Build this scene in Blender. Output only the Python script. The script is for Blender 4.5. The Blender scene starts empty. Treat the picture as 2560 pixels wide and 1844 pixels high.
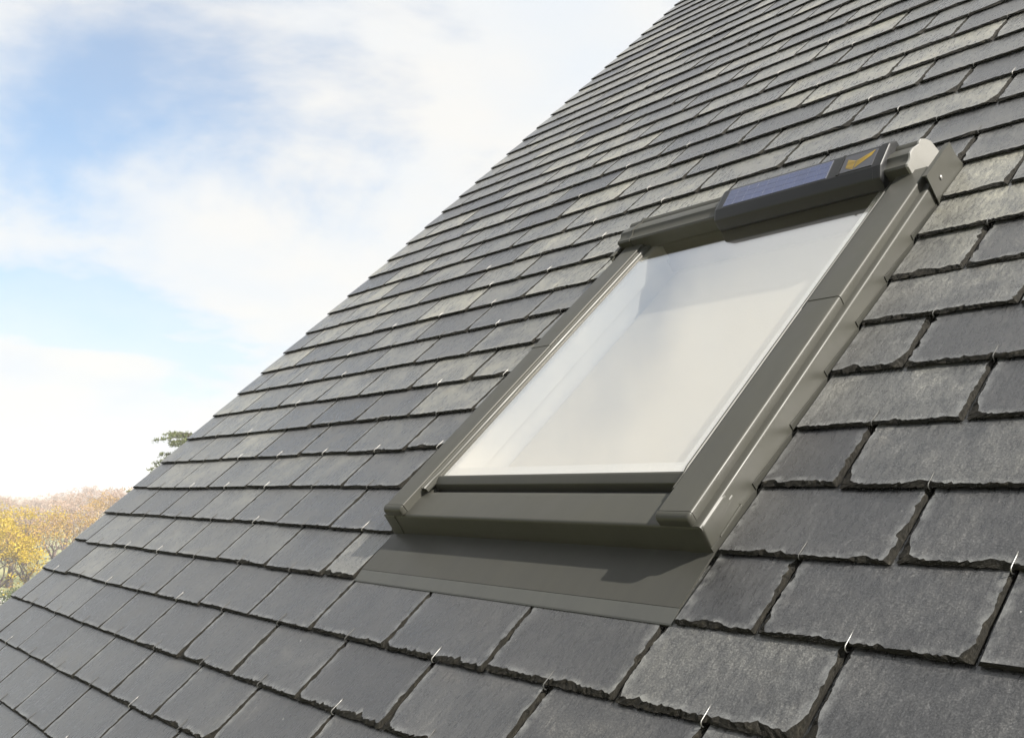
import bpy, bmesh, math, random
from mathutils import Vector, Matrix, noise

# ------------------------------------------------------------------ basics
scene = bpy.context.scene
COL = scene.collection
S = 0.72                       # metres per roof unit (one slate course = 0.2 units)
PITCH = math.radians(43.111)
CP, SP = math.cos(PITCH), math.sin(PITCH)
EYE = 8.0                      # height of the camera above the ground
G = 0.2                        # slate course height, units
SW = 0.416                     # slate width, units

def W(u, v, h=0.0):
    """roof coordinates (along the courses, up the slope, off the slope) to world"""
    return Vector((S*u, S*(v*CP - h*SP), S*(v*SP + h*CP) + EYE))
ROOF_ROT = Matrix.Rotation(PITCH, 4, 'X')

# ------------------------------------------------------------------ camera
cam_d = bpy.data.cameras.new('camera')
cam = bpy.data.objects.new('camera', cam_d); COL.objects.link(cam)
right = Vector((0.62811, 0.77813, 0.0)); fwd = Vector((-0.77251, 0.62357, 0.11993)); upv = right.cross(fwd)
M = Matrix.Identity(4)
for i in range(3):
    M[i][0], M[i][1], M[i][2] = right[i], upv[i], -fwd[i]
CAM = Vector((5.57999*S, -1.82505*S, 0.00232*S + EYE))
M.translation = CAM
cam.matrix_world = M
cam_d.sensor_width = 36.0; cam_d.lens = 34.84
cam_d.clip_start = 0.02; cam_d.clip_end = 3000
scene.camera = cam

# ------------------------------------------------------------------ sky and sun
_su, _sv, _sn = 0.128, 0.105, 0.080            # towards the sun in roof coordinates
SUN = Vector((_su, _sv*CP - _sn*SP, _sv*SP + _sn*CP)).normalized()
EL = math.asin(SUN.z); AZ = math.atan2(SUN.x, SUN.y)
world = bpy.data.worlds.new('World'); scene.world = world; world.use_nodes = True
nt = world.node_tree; nt.nodes.clear()
def nd(t, typ, **k):
    n = t.nodes.new(typ)
    for a, b in k.items(): setattr(n, a, b)
    return n
def math_node(t, op, a, b=None, c=None, clamp=False):
    n = nd(t, 'ShaderNodeMath', operation=op, use_clamp=clamp)
    for i, v in enumerate((a, b, c)):
        if v is None: continue
        if isinstance(v, (int, float)): n.inputs[i].default_value = v
        else: t.links.new(v, n.inputs[i])
    return n.outputs[0]
def build_world():
    t = nt; L = t.links.new
    out = nd(t, 'ShaderNodeOutputWorld'); bg = nd(t, 'ShaderNodeBackground')
    sky = nd(t, 'ShaderNodeTexSky', sky_type='NISHITA', sun_disc=False, sun_elevation=EL, sun_rotation=AZ)
    sky.altitude = 100; sky.air_density = 1.0; sky.dust_density = 1.2; sky.ozone_density = 1.2
    tc = nd(t, 'ShaderNodeTexCoord'); sep = nd(t, 'ShaderNodeSeparateXYZ'); L(tc.outputs['Generated'], sep.inputs[0])
    z = math_node(t, 'MAXIMUM', sep.outputs[2], 0.0)
    den = math_node(t, 'ADD', z, 0.22)
    px = math_node(t, 'DIVIDE', sep.outputs[0], den); py = math_node(t, 'DIVIDE', sep.outputs[1], den)
    comb = nd(t, 'ShaderNodeCombineXYZ'); L(px, comb.inputs[0]); L(py, comb.inputs[1])
    mp = nd(t, 'ShaderNodeMapping'); L(comb.outputs[0], mp.inputs[0])
    mp.inputs['Location'].default_value = CLOUD_OFF
    n1 = nd(t, 'ShaderNodeTexNoise'); L(mp.outputs[0], n1.inputs['Vector'])
    n1.inputs['Scale'].default_value = 1.25; n1.inputs['Detail'].default_value = 9; n1.inputs['Roughness'].default_value = 0.56
    n1.inputs['Distortion'].default_value = 0.25
    r = nd(t, 'ShaderNodeMapRange', interpolation_type='SMOOTHSTEP'); L(n1.outputs[0], r.inputs[0])
    r.inputs[1].default_value = 0.30; r.inputs[2].default_value = 0.50
    r.inputs[3].default_value = 0.34; cov = r.outputs[0]
    # pale air near the horizon
    hz = math_node(t, 'POWER', math_node(t, 'SUBTRACT', 1.0, math_node(t, 'MULTIPLY', z, 1.75, clamp=True)), 1.35)
    cov2 = math_node(t, 'MAXIMUM', math_node(t, 'MULTIPLY', cov, 0.96), hz)
    mix = nd(t, 'ShaderNodeMix', data_type='RGBA'); L(cov2, mix.inputs[0])
    gain = nd(t, 'ShaderNodeMix', data_type='RGBA', blend_type='MULTIPLY'); gain.inputs[0].default_value = 1.0
    L(sky.outputs[0], gain.inputs[6]); gain.inputs[7].default_value = SKY_GAIN
    L(gain.outputs[2], mix.inputs[6])
    # clouds: a little grey-blue where thin, warm white where thick
    n2 = nd(t, 'ShaderNodeTexNoise'); L(mp.outputs[0], n2.inputs['Vector']); n2.inputs['Scale'].default_value = 2.3; n2.inputs['Detail'].default_value = 5
    cr = nd(t, 'ShaderNodeValToRGB'); L(n2.outputs[0], cr.inputs[0])
    cr.color_ramp.elements[0].position = 0.3; cr.color_ramp.elements[0].color = (0.90, 0.94, 0.98, 1)
    cr.color_ramp.elements[1].position = 0.6; cr.color_ramp.elements[1].color = (1.0, 0.98, 0.94, 1)
    cg = nd(t, 'ShaderNodeMix', data_type='RGBA', blend_type='MULTIPLY'); cg.inputs[0].default_value = 1.0
    L(cr.outputs[0], cg.inputs[6]); cg.inputs[7].default_value = (CLOUD,)*3 + (1,)
    L(cg.outputs[2], mix.inputs[7])
    L(mix.outputs[2], bg.inputs[0]); bg.inputs[1].default_value = SKY_STRENGTH
    L(bg.outputs[0], out.inputs[0])
CLOUD_OFF = (19.0005, 23.8476, 0.0)
SKY_STRENGTH = 0.05
SKY_GAIN = (0.78, 1.20, 1.38, 1)
CLOUD = 7.0
build_world()
sun_d = bpy.data.lights.new('sun', 'SUN'); sun = bpy.data.objects.new('sun', sun_d); COL.objects.link(sun)
sun_d.energy = 5.0; sun_d.angle = math.radians(0.9); sun_d.color = (1.0, 0.95, 0.87)
sun.rotation_euler = SUN.to_track_quat('Z', 'Y').to_euler(); sun.location = (20, 0, 40)
scene.view_settings.view_transform = 'Standard'; scene.view_settings.look = 'None'
scene.view_settings.exposure = 1.5; scene.view_settings.gamma = 1.0
scene.view_settings.use_curve_mapping = False
scene.render.engine = 'CYCLES'
scene.cycles.use_denoising = True
scene.cycles.max_bounces = 8; scene.cycles.transparent_max_bounces = 24
scene.cycles.volume_bounces = 0

# ------------------------------------------------------------------ materials
def new_mat(name):
    m = bpy.data.materials.new(name); m.use_nodes = True
    t = m.node_tree; t.nodes.clear()
    o = nd(t, 'ShaderNodeOutputMaterial'); b = nd(t, 'ShaderNodeBsdfPrincipled')
    t.links.new(b.outputs[0], o.inputs[0])
    return m, t, b, o
def ramp(t, fac, stops):
    r = nd(t, 'ShaderNodeValToRGB'); t.links.new(fac, r.inputs[0]); e = r.color_ramp.elements
    while len(e) < len(stops): e.new(0.5)
    for i, (p, c) in enumerate(stops): e[i].position = p; e[i].color = tuple(c) + (1,)
    return r.outputs[0]
def noise_node(t, vec, scale, detail=4, rough=0.55, dist=0.0):
    n = nd(t, 'ShaderNodeTexNoise'); t.links.new(vec, n.inputs['Vector'])
    n.inputs['Scale'].default_value = scale; n.inputs['Detail'].default_value = detail
    n.inputs['Roughness'].default_value = rough; n.inputs['Distortion'].default_value = dist
    return n.outputs[0]
def mapping(t, vec, rot=(0,0,0), scale=(1,1,1)):
    m = nd(t, 'ShaderNodeMapping'); t.links.new(vec, m.inputs[0])
    m.inputs['Rotation'].default_value = rot; m.inputs['Scale'].default_value = scale
    return m.outputs[0]
def mixc(t, fac, a, b, blend='MIX'):
    m = nd(t, 'ShaderNodeMix', data_type='RGBA', blend_type=blend)
    for i, v in ((0, fac), (6, a), (7, b)):
        if isinstance(v, (int, float)): m.inputs[i].default_value = v
        elif isinstance(v, tuple): m.inputs[i].default_value = v + (1,) if len(v) == 3 else v
        else: t.links.new(v, m.inputs[i])
    return m.outputs[2]

def slate_material(name, tone_type, edge):
    m, t, b, o = new_mat(name); L = t.links.new
    tc = nd(t, 'ShaderNodeTexCoord')
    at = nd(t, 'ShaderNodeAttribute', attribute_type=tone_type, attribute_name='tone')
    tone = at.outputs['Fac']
    off = nd(t, 'ShaderNodeCombineXYZ')
    L(math_node(t, 'MULTIPLY', tone, 137.0), off.inputs[0]); L(math_node(t, 'MULTIPLY', tone, 71.0), off.inputs[1])
    add = nd(t, 'ShaderNodeVectorMath', operation='ADD'); L(tc.outputs['Object'], add.inputs[0]); L(off.outputs[0], add.inputs[1])
    vec = add.outputs[0]
    if edge:
        st = mapping(t, vec, scale=(1, 1, 6))
        n1 = noise_node(t, st, 60, 5, 0.7); n2 = noise_node(t, vec, 14, 3)
        col = ramp(t, n1, [(0.36, (0.0035, 0.0032, 0.0020)), (0.60, (0.012, 0.0108, 0.0082)), (0.80, (0.055, 0.052, 0.043))])
        col = mixc(t, n2, col, mixc(t, 1.0, col, (0.72, 0.66, 0.50), 'MULTIPLY'))
        L(col, b.inputs['Base Color']); b.inputs['Roughness'].default_value = 0.85; b.inputs['Specular IOR Level'].default_value = 0.2
        bp = nd(t, 'ShaderNodeBump'); L(n1, bp.inputs['Height']); bp.inputs['Strength'].default_value = 0.9; bp.inputs['Distance'].default_value = 0.004
        L(bp.outputs[0], b.inputs['Normal'])
        return m
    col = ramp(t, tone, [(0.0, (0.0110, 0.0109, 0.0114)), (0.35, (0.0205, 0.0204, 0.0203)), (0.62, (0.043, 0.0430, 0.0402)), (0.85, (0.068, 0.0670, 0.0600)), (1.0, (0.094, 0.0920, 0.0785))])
    big = noise_node(t, vec, 7.5, 4, 0.6, 0.6)
    col = mixc(t, 1.0, col, ramp(t, big, [(0.28, (0.45, 0.46, 0.48)), (0.5, (1, 1, 1)), (0.74, (1.8, 1.77, 1.68))]), 'MULTIPLY')
    # riven grain running down the slate, slightly askew
    gv = mapping(t, vec, rot=(0, 0, 0.5), scale=(1, 0.28, 1))
    grain = noise_node(t, gv, 130, 5, 0.7)
    fine = noise_node(t, vec, 420, 3, 0.6)
    col = mixc(t, 1.0, col, ramp(t, grain, [(0.30, (0.48, 0.48, 0.49)), (0.5, (1, 1, 1)), (0.72, (1.75, 1.74, 1.71))]), 'MULTIPLY')
    col = mixc(t, 1.0, col, ramp(t, fine, [(0.32, (0.35, 0.35, 0.36)), (0.52, (1, 1, 1)), (0.70, (2.3, 2.3, 2.3))]), 'MULTIPLY')
    rust = noise_node(t, vec, 11, 3, 0.5)
    col = mixc(t, ramp(t, rust, [(0.60, (0, 0, 0)), (0.80, (0.45, 0.45, 0.45))]), col, mixc(t, 1.0, col, (1.12, 0.97, 0.80), 'MULTIPLY'))
    # pale scuffs: along the worn rim, and a few patches
    wa = nd(t, 'ShaderNodeAttribute', attribute_type='GEOMETRY', attribute_name='wear')
    wm = math_node(t, 'MULTIPLY', wa.outputs['Fac'], ramp(t, noise_node(t, vec, 45, 4, 0.65), [(0.40, (0, 0, 0)), (0.68, (1, 1, 1))]))
    col = mixc(t, math_node(t, 'MULTIPLY', wm, 0.65), col, (0.16, 0.162, 0.157))
    pv = mapping(t, vec, rot=(0, 0, 0.6), scale=(1, 0.45, 1))
    patch = ramp(t, noise_node(t, pv, 9, 6, 0.72, 0.8), [(0.63, (0, 0, 0)), (0.80, (1, 1, 1))])
    col = mixc(t, math_node(t, 'MULTIPLY', patch, 0.5), col, (0.105, 0.107, 0.105))
    geo = nd(t, 'ShaderNodeNewGeometry')
    zone = noise_node(t, geo.outputs['Position'], 1.4, 5, 0.6, 0.5)
    col = mixc(t, 1.0, col, ramp(t, zone, [(0.30, (0.76, 0.77, 0.80)), (0.5, (1, 1, 1)), (0.70, (1.28, 1.26, 1.16))]), 'MULTIPLY')
    vo = nd(t, 'ShaderNodeTexVoronoi'); L(vec, vo.inputs['Vector']); vo.inputs['Scale'].default_value = 26.0
    vs = nd(t, 'ShaderNodeSeparateColor'); L(vo.outputs['Color'], vs.inputs[0])
    dot = math_node(t, 'MULTIPLY', math_node(t, 'LESS_THAN', vo.outputs['Distance'], 0.048), math_node(t, 'GREATER_THAN', vs.outputs[0], 0.90))
    col = mixc(t, math_node(t, 'MULTIPLY', dot, 0.7), col, (0.26, 0.26, 0.25))
    L(col, b.inputs['Base Color'])
    rr = nd(t, 'ShaderNodeMapRange'); L(big, rr.inputs[0]); rr.inputs[1].default_value = 0.3; rr.inputs[2].default_value = 0.7
    rr.inputs[3].default_value = 0.26; rr.inputs[4].default_value = 0.42
    rgh = math_node(t, 'ADD', rr.outputs[0], math_node(t, 'MULTIPLY', math_node(t, 'SUBTRACT', grain, 0.5), 0.9), clamp=True)
    L(math_node(t, 'MAXIMUM', rgh, 0.16), b.inputs['Roughness'])
    sp = nd(t, 'ShaderNodeMapRange'); L(fine, sp.inputs[0]); sp.inputs[1].default_value = 0.3; sp.inputs[2].default_value = 0.7; sp.inputs[3].default_value = 0.65; sp.inputs[4].default_value = 1.0
    L(sp.outputs[0], b.inputs['Specular IOR Level'])
    b.inputs['Coat Weight'].default_value = 0.36; b.inputs['Coat Roughness'].default_value = 0.34
    rv = noise_node(t, mapping(t, vec, rot=(0, 0, 0.35), scale=(1, 0.5, 1)), 22, 5, 0.6, 0.5)
    h = math_node(t, 'ADD', math_node(t, 'MULTIPLY', rv, 1.0), math_node(t, 'ADD', math_node(t, 'MULTIPLY', grain, 0.60), math_node(t, 'MULTIPLY', fine, 0.30)))
    bp = nd(t, 'ShaderNodeBump'); L(h, bp.inputs['Height']); bp.inputs['Strength'].default_value = 0.5; bp.inputs['Distance'].default_value = 0.0045
    L(bp.outputs[0], b.inputs['Normal'])
    return m

def plain(name, col, rough=0.5, metal=0.0, spec=0.5, bump=0.0, bscale=60, var=0.0, coat=0.0):
    m, t, b, o = new_mat(name); L = t.links.new
    b.inputs['Roughness'].default_value = rough; b.inputs['Metallic'].default_value = metal
    b.inputs['Specular IOR Level'].default_value = spec; b.inputs['Coat Weight'].default_value = coat
    tc = nd(t, 'ShaderNodeTexCoord'); n = noise_node(t, tc.outputs['Object'], bscale, 4)
    c0 = tuple(max(0, c*(1-var)) for c in col); c1 = tuple(c*(1+var) for c in col)
    L(ramp(t, n, [(0.3, c0), (0.7, c1)]), b.inputs['Base Color'])
    if bump:
        bp = nd(t, 'ShaderNodeBump'); L(n, bp.inputs['Height']); bp.inputs['Strength'].default_value = bump; bp.inputs['Distance'].default_value = 0.002
        L(bp.outputs[0], b.inputs['Normal'])
    return m

def metal_paint(name, col, rough, spec):
    m, t, b, o = new_mat(name); L = t.links.new
    tc = nd(t, 'ShaderNodeTexCoord'); ob = tc.outputs['Object']
    n = noise_node(t, ob, 9, 4, 0.6); fine = noise_node(t, ob, 900, 2)
    c = mixc(t, 1.0, col, ramp(t, n, [(0.3, (0.92, 0.92, 0.93)), (0.7, (1.08, 1.08, 1.06))]), 'MULTIPLY')
    run = noise_node(t, mapping(t, ob, scale=(1, 0.12, 0.5)), 55, 4, 0.6)
    c = mixc(t, 1.0, c, ramp(t, run, [(0.35, (0.96, 0.96, 0.96)), (0.65, (1.05, 1.05, 1.04))]), 'MULTIPLY')
    wavy = noise_node(t, ob, 5.0, 2, 0.5)
    st = ramp(t, noise_node(t, mapping(t, ob, scale=(1, 0.2, 1)), 40, 6, 0.75), [(0.66, (0, 0, 0)), (0.85, (0.14, 0.14, 0.14))])
    c = mixc(t, st, c, (0.085, 0.082, 0.072))
    L(c, b.inputs['Base Color'])
    rr = nd(t, 'ShaderNodeMapRange'); L(n, rr.inputs[0]); rr.inputs[1].default_value = 0.3; rr.inputs[2].default_value = 0.7
    rr.inputs[3].default_value = rough - 0.05; rr.inputs[4].default_value = rough + 0.08
    L(rr.outputs[0], b.inputs['Roughness']); b.inputs['Specular IOR Level'].default_value = spec
    bp = nd(t, 'ShaderNodeBump'); L(math_node(t, 'ADD', wavy, math_node(t, 'MULTIPLY', fine, 0.006)), bp.inputs['Height']); bp.inputs['Strength'].default_value = 0.25; bp.inputs['Distance'].default_value = 0.006
    L(bp.outputs[0], b.inputs['Normal'])
    return m

M_SLATE = slate_material('slate', 'OBJECT', False); M_EDGE = slate_material('slate_edge', 'OBJECT', True)
M_SLATE_F = slate_material('slate_field', 'GEOMETRY', False); M_EDGE_F = slate_material('slate_field_edge', 'GEOMETRY', True)
M_PAINT = metal_paint('painted_aluminium', (0.0345, 0.0340, 0.0285), 0.44, 0.28)
M_APRON = metal_paint('painted_flashing', (0.0305, 0.0302, 0.0265), 0.40, 0.18)
M_BEND_SHEEN = metal_paint('apron_bend_sky_sheen', (0.043, 0.044, 0.041), 0.42, 0.3)  # sky sheen on the bent lower strip, painted as a paler grey
M_CAP = plain('pale_grey_plastic', (0.17, 0.167, 0.156), 0.45, var=0.03)
M_BLACK = plain('black_plastic', (0.0045, 0.0048, 0.0052), 0.42, spec=0.35, var=0.1, bump=0.03, bscale=700)
M_RUBBER = plain('dark_gasket', (0.02, 0.02, 0.022), 0.6)
M_STEEL = plain('hook_steel', (0.24, 0.237, 0.228), 0.5, metal=1.0, var=0.1)
M_CELL = plain('solar_cell_blue', (0.018, 0.028, 0.078), 0.12, spec=0.5, var=0.2, bscale=12, coat=0.45)
M_GRID = plain('cell_grid_silver', (0.07, 0.076, 0.105), 0.35, var=0.05)
M_PLATE = plain('badge_grey', (0.030, 0.031, 0.038), 0.4, var=0.05)
M_GOLD = plain('badge_yellow', (0.30, 0.20, 0.025), 0.45, var=0.04)
M_WHITE = plain('white_lining', (0.80, 0.795, 0.77), 0.5, var=0.02)
M_BACKING = plain('added_cream_backing', (0.62, 0.58, 0.49), 0.85, var=0.03, bscale=5, bump=0.2)
M_PLASTER = plain('room_plaster', (0.74, 0.72, 0.66), 0.8, var=0.03)
M_DECK = plain('roof_board', (0.05, 0.045, 0.04), 0.9, var=0.3)
M_RENDER = plain('wall_render', (0.55, 0.53, 0.48), 0.85, bump=0.3, var=0.06)
M_TIMBER = plain('painted_board', (0.5, 0.5, 0.48), 0.6, var=0.05)

def glass_material():
    m = bpy.data.materials.new('coated_glass'); m.use_nodes = True; t = m.node_tree; t.nodes.clear(); L = t.links.new
    o = nd(t, 'ShaderNodeOutputMaterial'); mix = nd(t, 'ShaderNodeMixShader')
    tr = nd(t, 'ShaderNodeBsdfTransparent'); tr.inputs[0].default_value = (0.94, 0.945, 0.94, 1)
    gl = nd(t, 'ShaderNodeBsdfGlossy'); gl.inputs['Roughness'].default_value = 0.035; gl.inputs['Color'].default_value = (1.0, 0.97, 0.92, 1)
    lw = nd(t, 'ShaderNodeLayerWeight'); lw.inputs[0].default_value = 0.5
    fac = math_node(t, 'ADD', math_node(t, 'MULTIPLY', math_node(t, 'POWER', lw.outputs['Facing'], 5.0), 0.56), 0.44, clamp=True)
    L(fac, mix.inputs[0]); L(tr.outputs[0], mix.inputs[1]); L(gl.outputs[0], mix.inputs[2]); L(mix.outputs[0], o.inputs[0])
    return m
M_GLASS = glass_material()

# ------------------------------------------------------------------ helpers
def link(o, parent=None):
    COL.objects.link(o)
    if parent is not None: o.parent = parent
    return o
def tag(o, label=None, cat=None, group=None, kind=None):
    for k, v in (('label', label), ('category', cat), ('group', group), ('kind', kind)):
        if v: o[k] = v
    return o
def empty(name, mw=None):
    o = bpy.data.objects.new(name, None); COL.objects.link(o); o.empty_display_size = 0.2
    if mw is not None: o.matrix_world = mw
    return o
def mesh_obj(name, verts, faces, mats, parent=None, midx=None, smooth=None):
    me = bpy.data.meshes.new(name); me.from_pydata([tuple(v) for v in verts], [], faces)
    for m in (mats if isinstance(mats, (list, tuple)) else [mats]): me.materials.append(m)
    if midx: me.polygons.foreach_set('material_index', midx)
    if smooth is not None:
        me.polygons.foreach_set('use_smooth', [True]*len(me.polygons)); me.update()
        me.set_sharp_from_angle(angle=math.radians(smooth))
    me.update()
    return link(bpy.data.objects.new(name, me), parent)
def fix_normals(o):
    bm = bmesh.new(); bm.from_mesh(o.data); bmesh.ops.recalc_face_normals(bm, faces=bm.faces[:]); bm.to_mesh(o.data); bm.free(); return o
def boxes(name, lst, mat, parent=None):
    """axis-aligned boxes (x0,x1,y0,y1,z0,z1) of ONE thing as one mesh"""
    V, F = [], []
    for x0, x1, y0, y1, z0, z1 in lst:
        b = len(V)
        V += [(x0,y0,z0),(x1,y0,z0),(x1,y1,z0),(x0,y1,z0),(x0,y0,z1),(x1,y0,z1),(x1,y1,z1),(x0,y1,z1)]
        F += [tuple(b+i for i in f) for f in ((3,2,1,0),(4,5,6,7),(0,1,5,4),(1,2,6,5),(2,3,7,6),(3,0,4,7))]
    return mesh_obj(name, V, F, mat, parent)
def rounded(poly, n=5):
    """poly: (a, b, radius) corners -> points with arcs"""
    out = []; N = len(poly)
    for i, (x, y, r) in enumerate(poly):
        if r <= 0: out.append((x, y)); continue
        p = Vector((x, y)); a = (Vector(poly[i-1][:2]) - p); c = (Vector(poly[(i+1) % N][:2]) - p)
        la, lc = a.length, c.length; a.normalize(); c.normalize()
        ang = a.angle(c); d = min(r/math.tan(ang/2), la*0.49, lc*0.49)
        s, e = p + a*d, p + c*d
        for k in range(n+1):
            q = k/n; out.append(tuple((s*(1-q) + p*q)*(1-q) + (p*(1-q) + e*q)*q))
    return out
def loft(name, rings, mat, parent=None, smooth=35, caps=True):
    n = len(rings[0]); V = [p for r in rings for p in r]; F = []
    for i in range(len(rings)-1):
        for j in range(n):
            k = (j+1) % n; F.append((i*n+j, i*n+k, (i+1)*n+k, (i+1)*n+j))
    if caps: F.append(tuple(range(n))); F.append(tuple(range((len(rings)-1)*n, len(rings)*n)))
    return fix_normals(mesh_obj(name, V, F, mat, parent, smooth=smooth))
def extrude_y(name, prof, y0, y1, mat, parent, n=5, smooth=35):   # profile in (x,z)
    p = rounded(prof, n)
    return loft(name, [[(a*S, y*S, b*S) for a, b in p] for y in (y0, y1)], mat, parent, smooth)
def extrude_x(name, prof, x0, x1, mat, parent, n=5, smooth=35):   # profile in (y,z)
    p = rounded(prof, n)
    return loft(name, [[(x*S, a*S, b*S) for a, b in p] for x in (x0, x1)], mat, parent, smooth)
def mirror_poly(prof): return [(-a, b, r) for a, b, r in prof]

# ------------------------------------------------------------------ ground
def ground_material():
    m, t, b, o = new_mat('grass'); L = t.links.new
    tc = nd(t, 'ShaderNodeTexCoord'); n = noise_node(t, tc.outputs['Object'], 0.12, 6, 0.6); n2 = noise_node(t, tc.outputs['Object'], 3.0, 5, 0.7)
    c = ramp(t, n, [(0.3, (0.09, 0.11, 0.03)), (0.55, (0.16, 0.16, 0.06)), (0.75, (0.24, 0.20, 0.10))])
    c = mixc(t, 1.0, c, ramp(t, n2, [(0.25, (0.6, 0.6, 0.6)), (0.75, (1.4, 1.4, 1.4))]), 'MULTIPLY')
    L(c, b.inputs['Base Color']); b.inputs['Roughness'].default_value = 0.9
    return m
gv, gf = [], []
for ix in range(41):
    for iy in range(41):
        gv.append(((ix-20)*60.0, (iy-20)*60.0, 0.0))
for ix in range(40):
    for iy in range(40):
        a = ix*41+iy; gf.append((a, a+41, a+42, a+1))
ground = tag(mesh_obj('ground', gv, gf, ground_material(), smooth=180), kind='structure')

# ------------------------------------------------------------------ house
U0, U1 = 0.0, 13.8
V0, V1 = -2.6, 8.0
DECK_H = -0.062
house = tag(empty('house', Matrix.Translation(Vector((U1*S/2, W(0, V1).y, 0)))), 'grey slate roofed house with its steep slope filling the right of the view', 'house')
house_inv = house.matrix_world.inverted()
def to_parent(o, parent, mw=None):
    o.parent = parent; o.matrix_parent_inverse = Matrix.Identity(4)
    if mw is not None: o.matrix_basis = parent.matrix_world.inverted() @ mw
ridge = W(0, V1); eave = W(0, V0)
# the roof: boarded slope with an opening for the window, plus the far slope and the gable verges
roof_mw = Matrix.Translation(W(0, 0, 0)) @ ROOF_ROT
roof = boxes('roof', [
    (0.04*S, U1*S, V0*S, -0.16*S, -0.10*S, DECK_H*S), (0.04*S, U1*S, 1.42*S, V1*S, -0.10*S, DECK_H*S),
    (0.04*S, 2.98*S, -0.16*S, 1.42*S, -0.10*S, DECK_H*S), (4.14*S, U1*S, -0.16*S, 1.42*S, -0.10*S, DECK_H*S),
    (0.045*S, 0.085*S, V0*S, V1*S, -0.34*S, -0.102*S)], M_DECK)
to_parent(roof, house, roof_mw); bpy.context.view_layer.update()
def house_poly(name, pts, faces, mat):
    o = mesh_obj(name, [house_inv @ Vector(p) for p in pts], faces, mat); o.parent = house; return o
xw0, xw1 = 0.12*S, (U1-0.12)*S
yf = W(0, V0+0.5).y; zf = W(0, V0+0.5, -0.12).z; yb = 2*ridge.y - yf; zr = W(0, V1, -0.14).z
house_poly('wall', [(xw0,yf,0),(xw1,yf,0),(xw1,yb,0),(xw0,yb,0),(xw0,yf,zf),(xw1,yf,zf),(xw1,yb,zf),(xw0,yb,zf),(xw0,ridge.y,zr),(xw1,ridge.y,zr)],
           [(0,1,5,4),(2,3,7,6),(0,4,8,7,3),(1,2,6,9,5)], M_RENDER)
ye = 2*ridge.y - eave.y
a0 = W(0, V1, -0.02)
house_poly('rear_slope', [(0,a0.y,a0.z),(U1*S,a0.y,a0.z),(U1*S,ye,eave.z),(0,ye,eave.z),(0,a0.y,a0.z-0.08),(U1*S,a0.y,a0.z-0.08),(U1*S,ye,eave.z-0.08),(0,ye,eave.z-0.08)],
           [(0,1,2,3),(7,6,5,4),(0,4,5,1),(1,5,6,2),(2,6,7,3),(3,7,4,0)], M_SLATE_F)
# ridge capping
rp = [(math.cos(a)*0.13, math.sin(a)*0.13) for a in [math.pi*i/10 for i in range(11)]] + [(-0.11, 0), (0.11, 0)]
rc = loft('ridge_cap', [[(x, ridge.y + a, ridge.z - 0.02 + b) for a, b in rp] for x in (0, U1*S)], M_EDGE_F, None)
rc.data.transform(house_inv); rc.parent = house
# the attic room seen through the glass
room = house_poly('attic_room', [(xw0+.2, yf+.15, 5.4),(xw1-.2, yf+.15, 5.4),(xw1-.2, yb-1, 5.4),(xw0+.2, yb-1, 5.4),
                                 (xw0+.2, yf+.15, zf-.25),(xw1-.2, yf+.15, zf-.25),(xw1-.2, yb-1, zf+2.6),(xw0+.2, yb-1, zf+2.6)],
                  [(0,1,2,3),(0,4,5,1),(1,5,6,2),(2,6,7,3),(3,7,4,0)], M_PLASTER)

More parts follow.
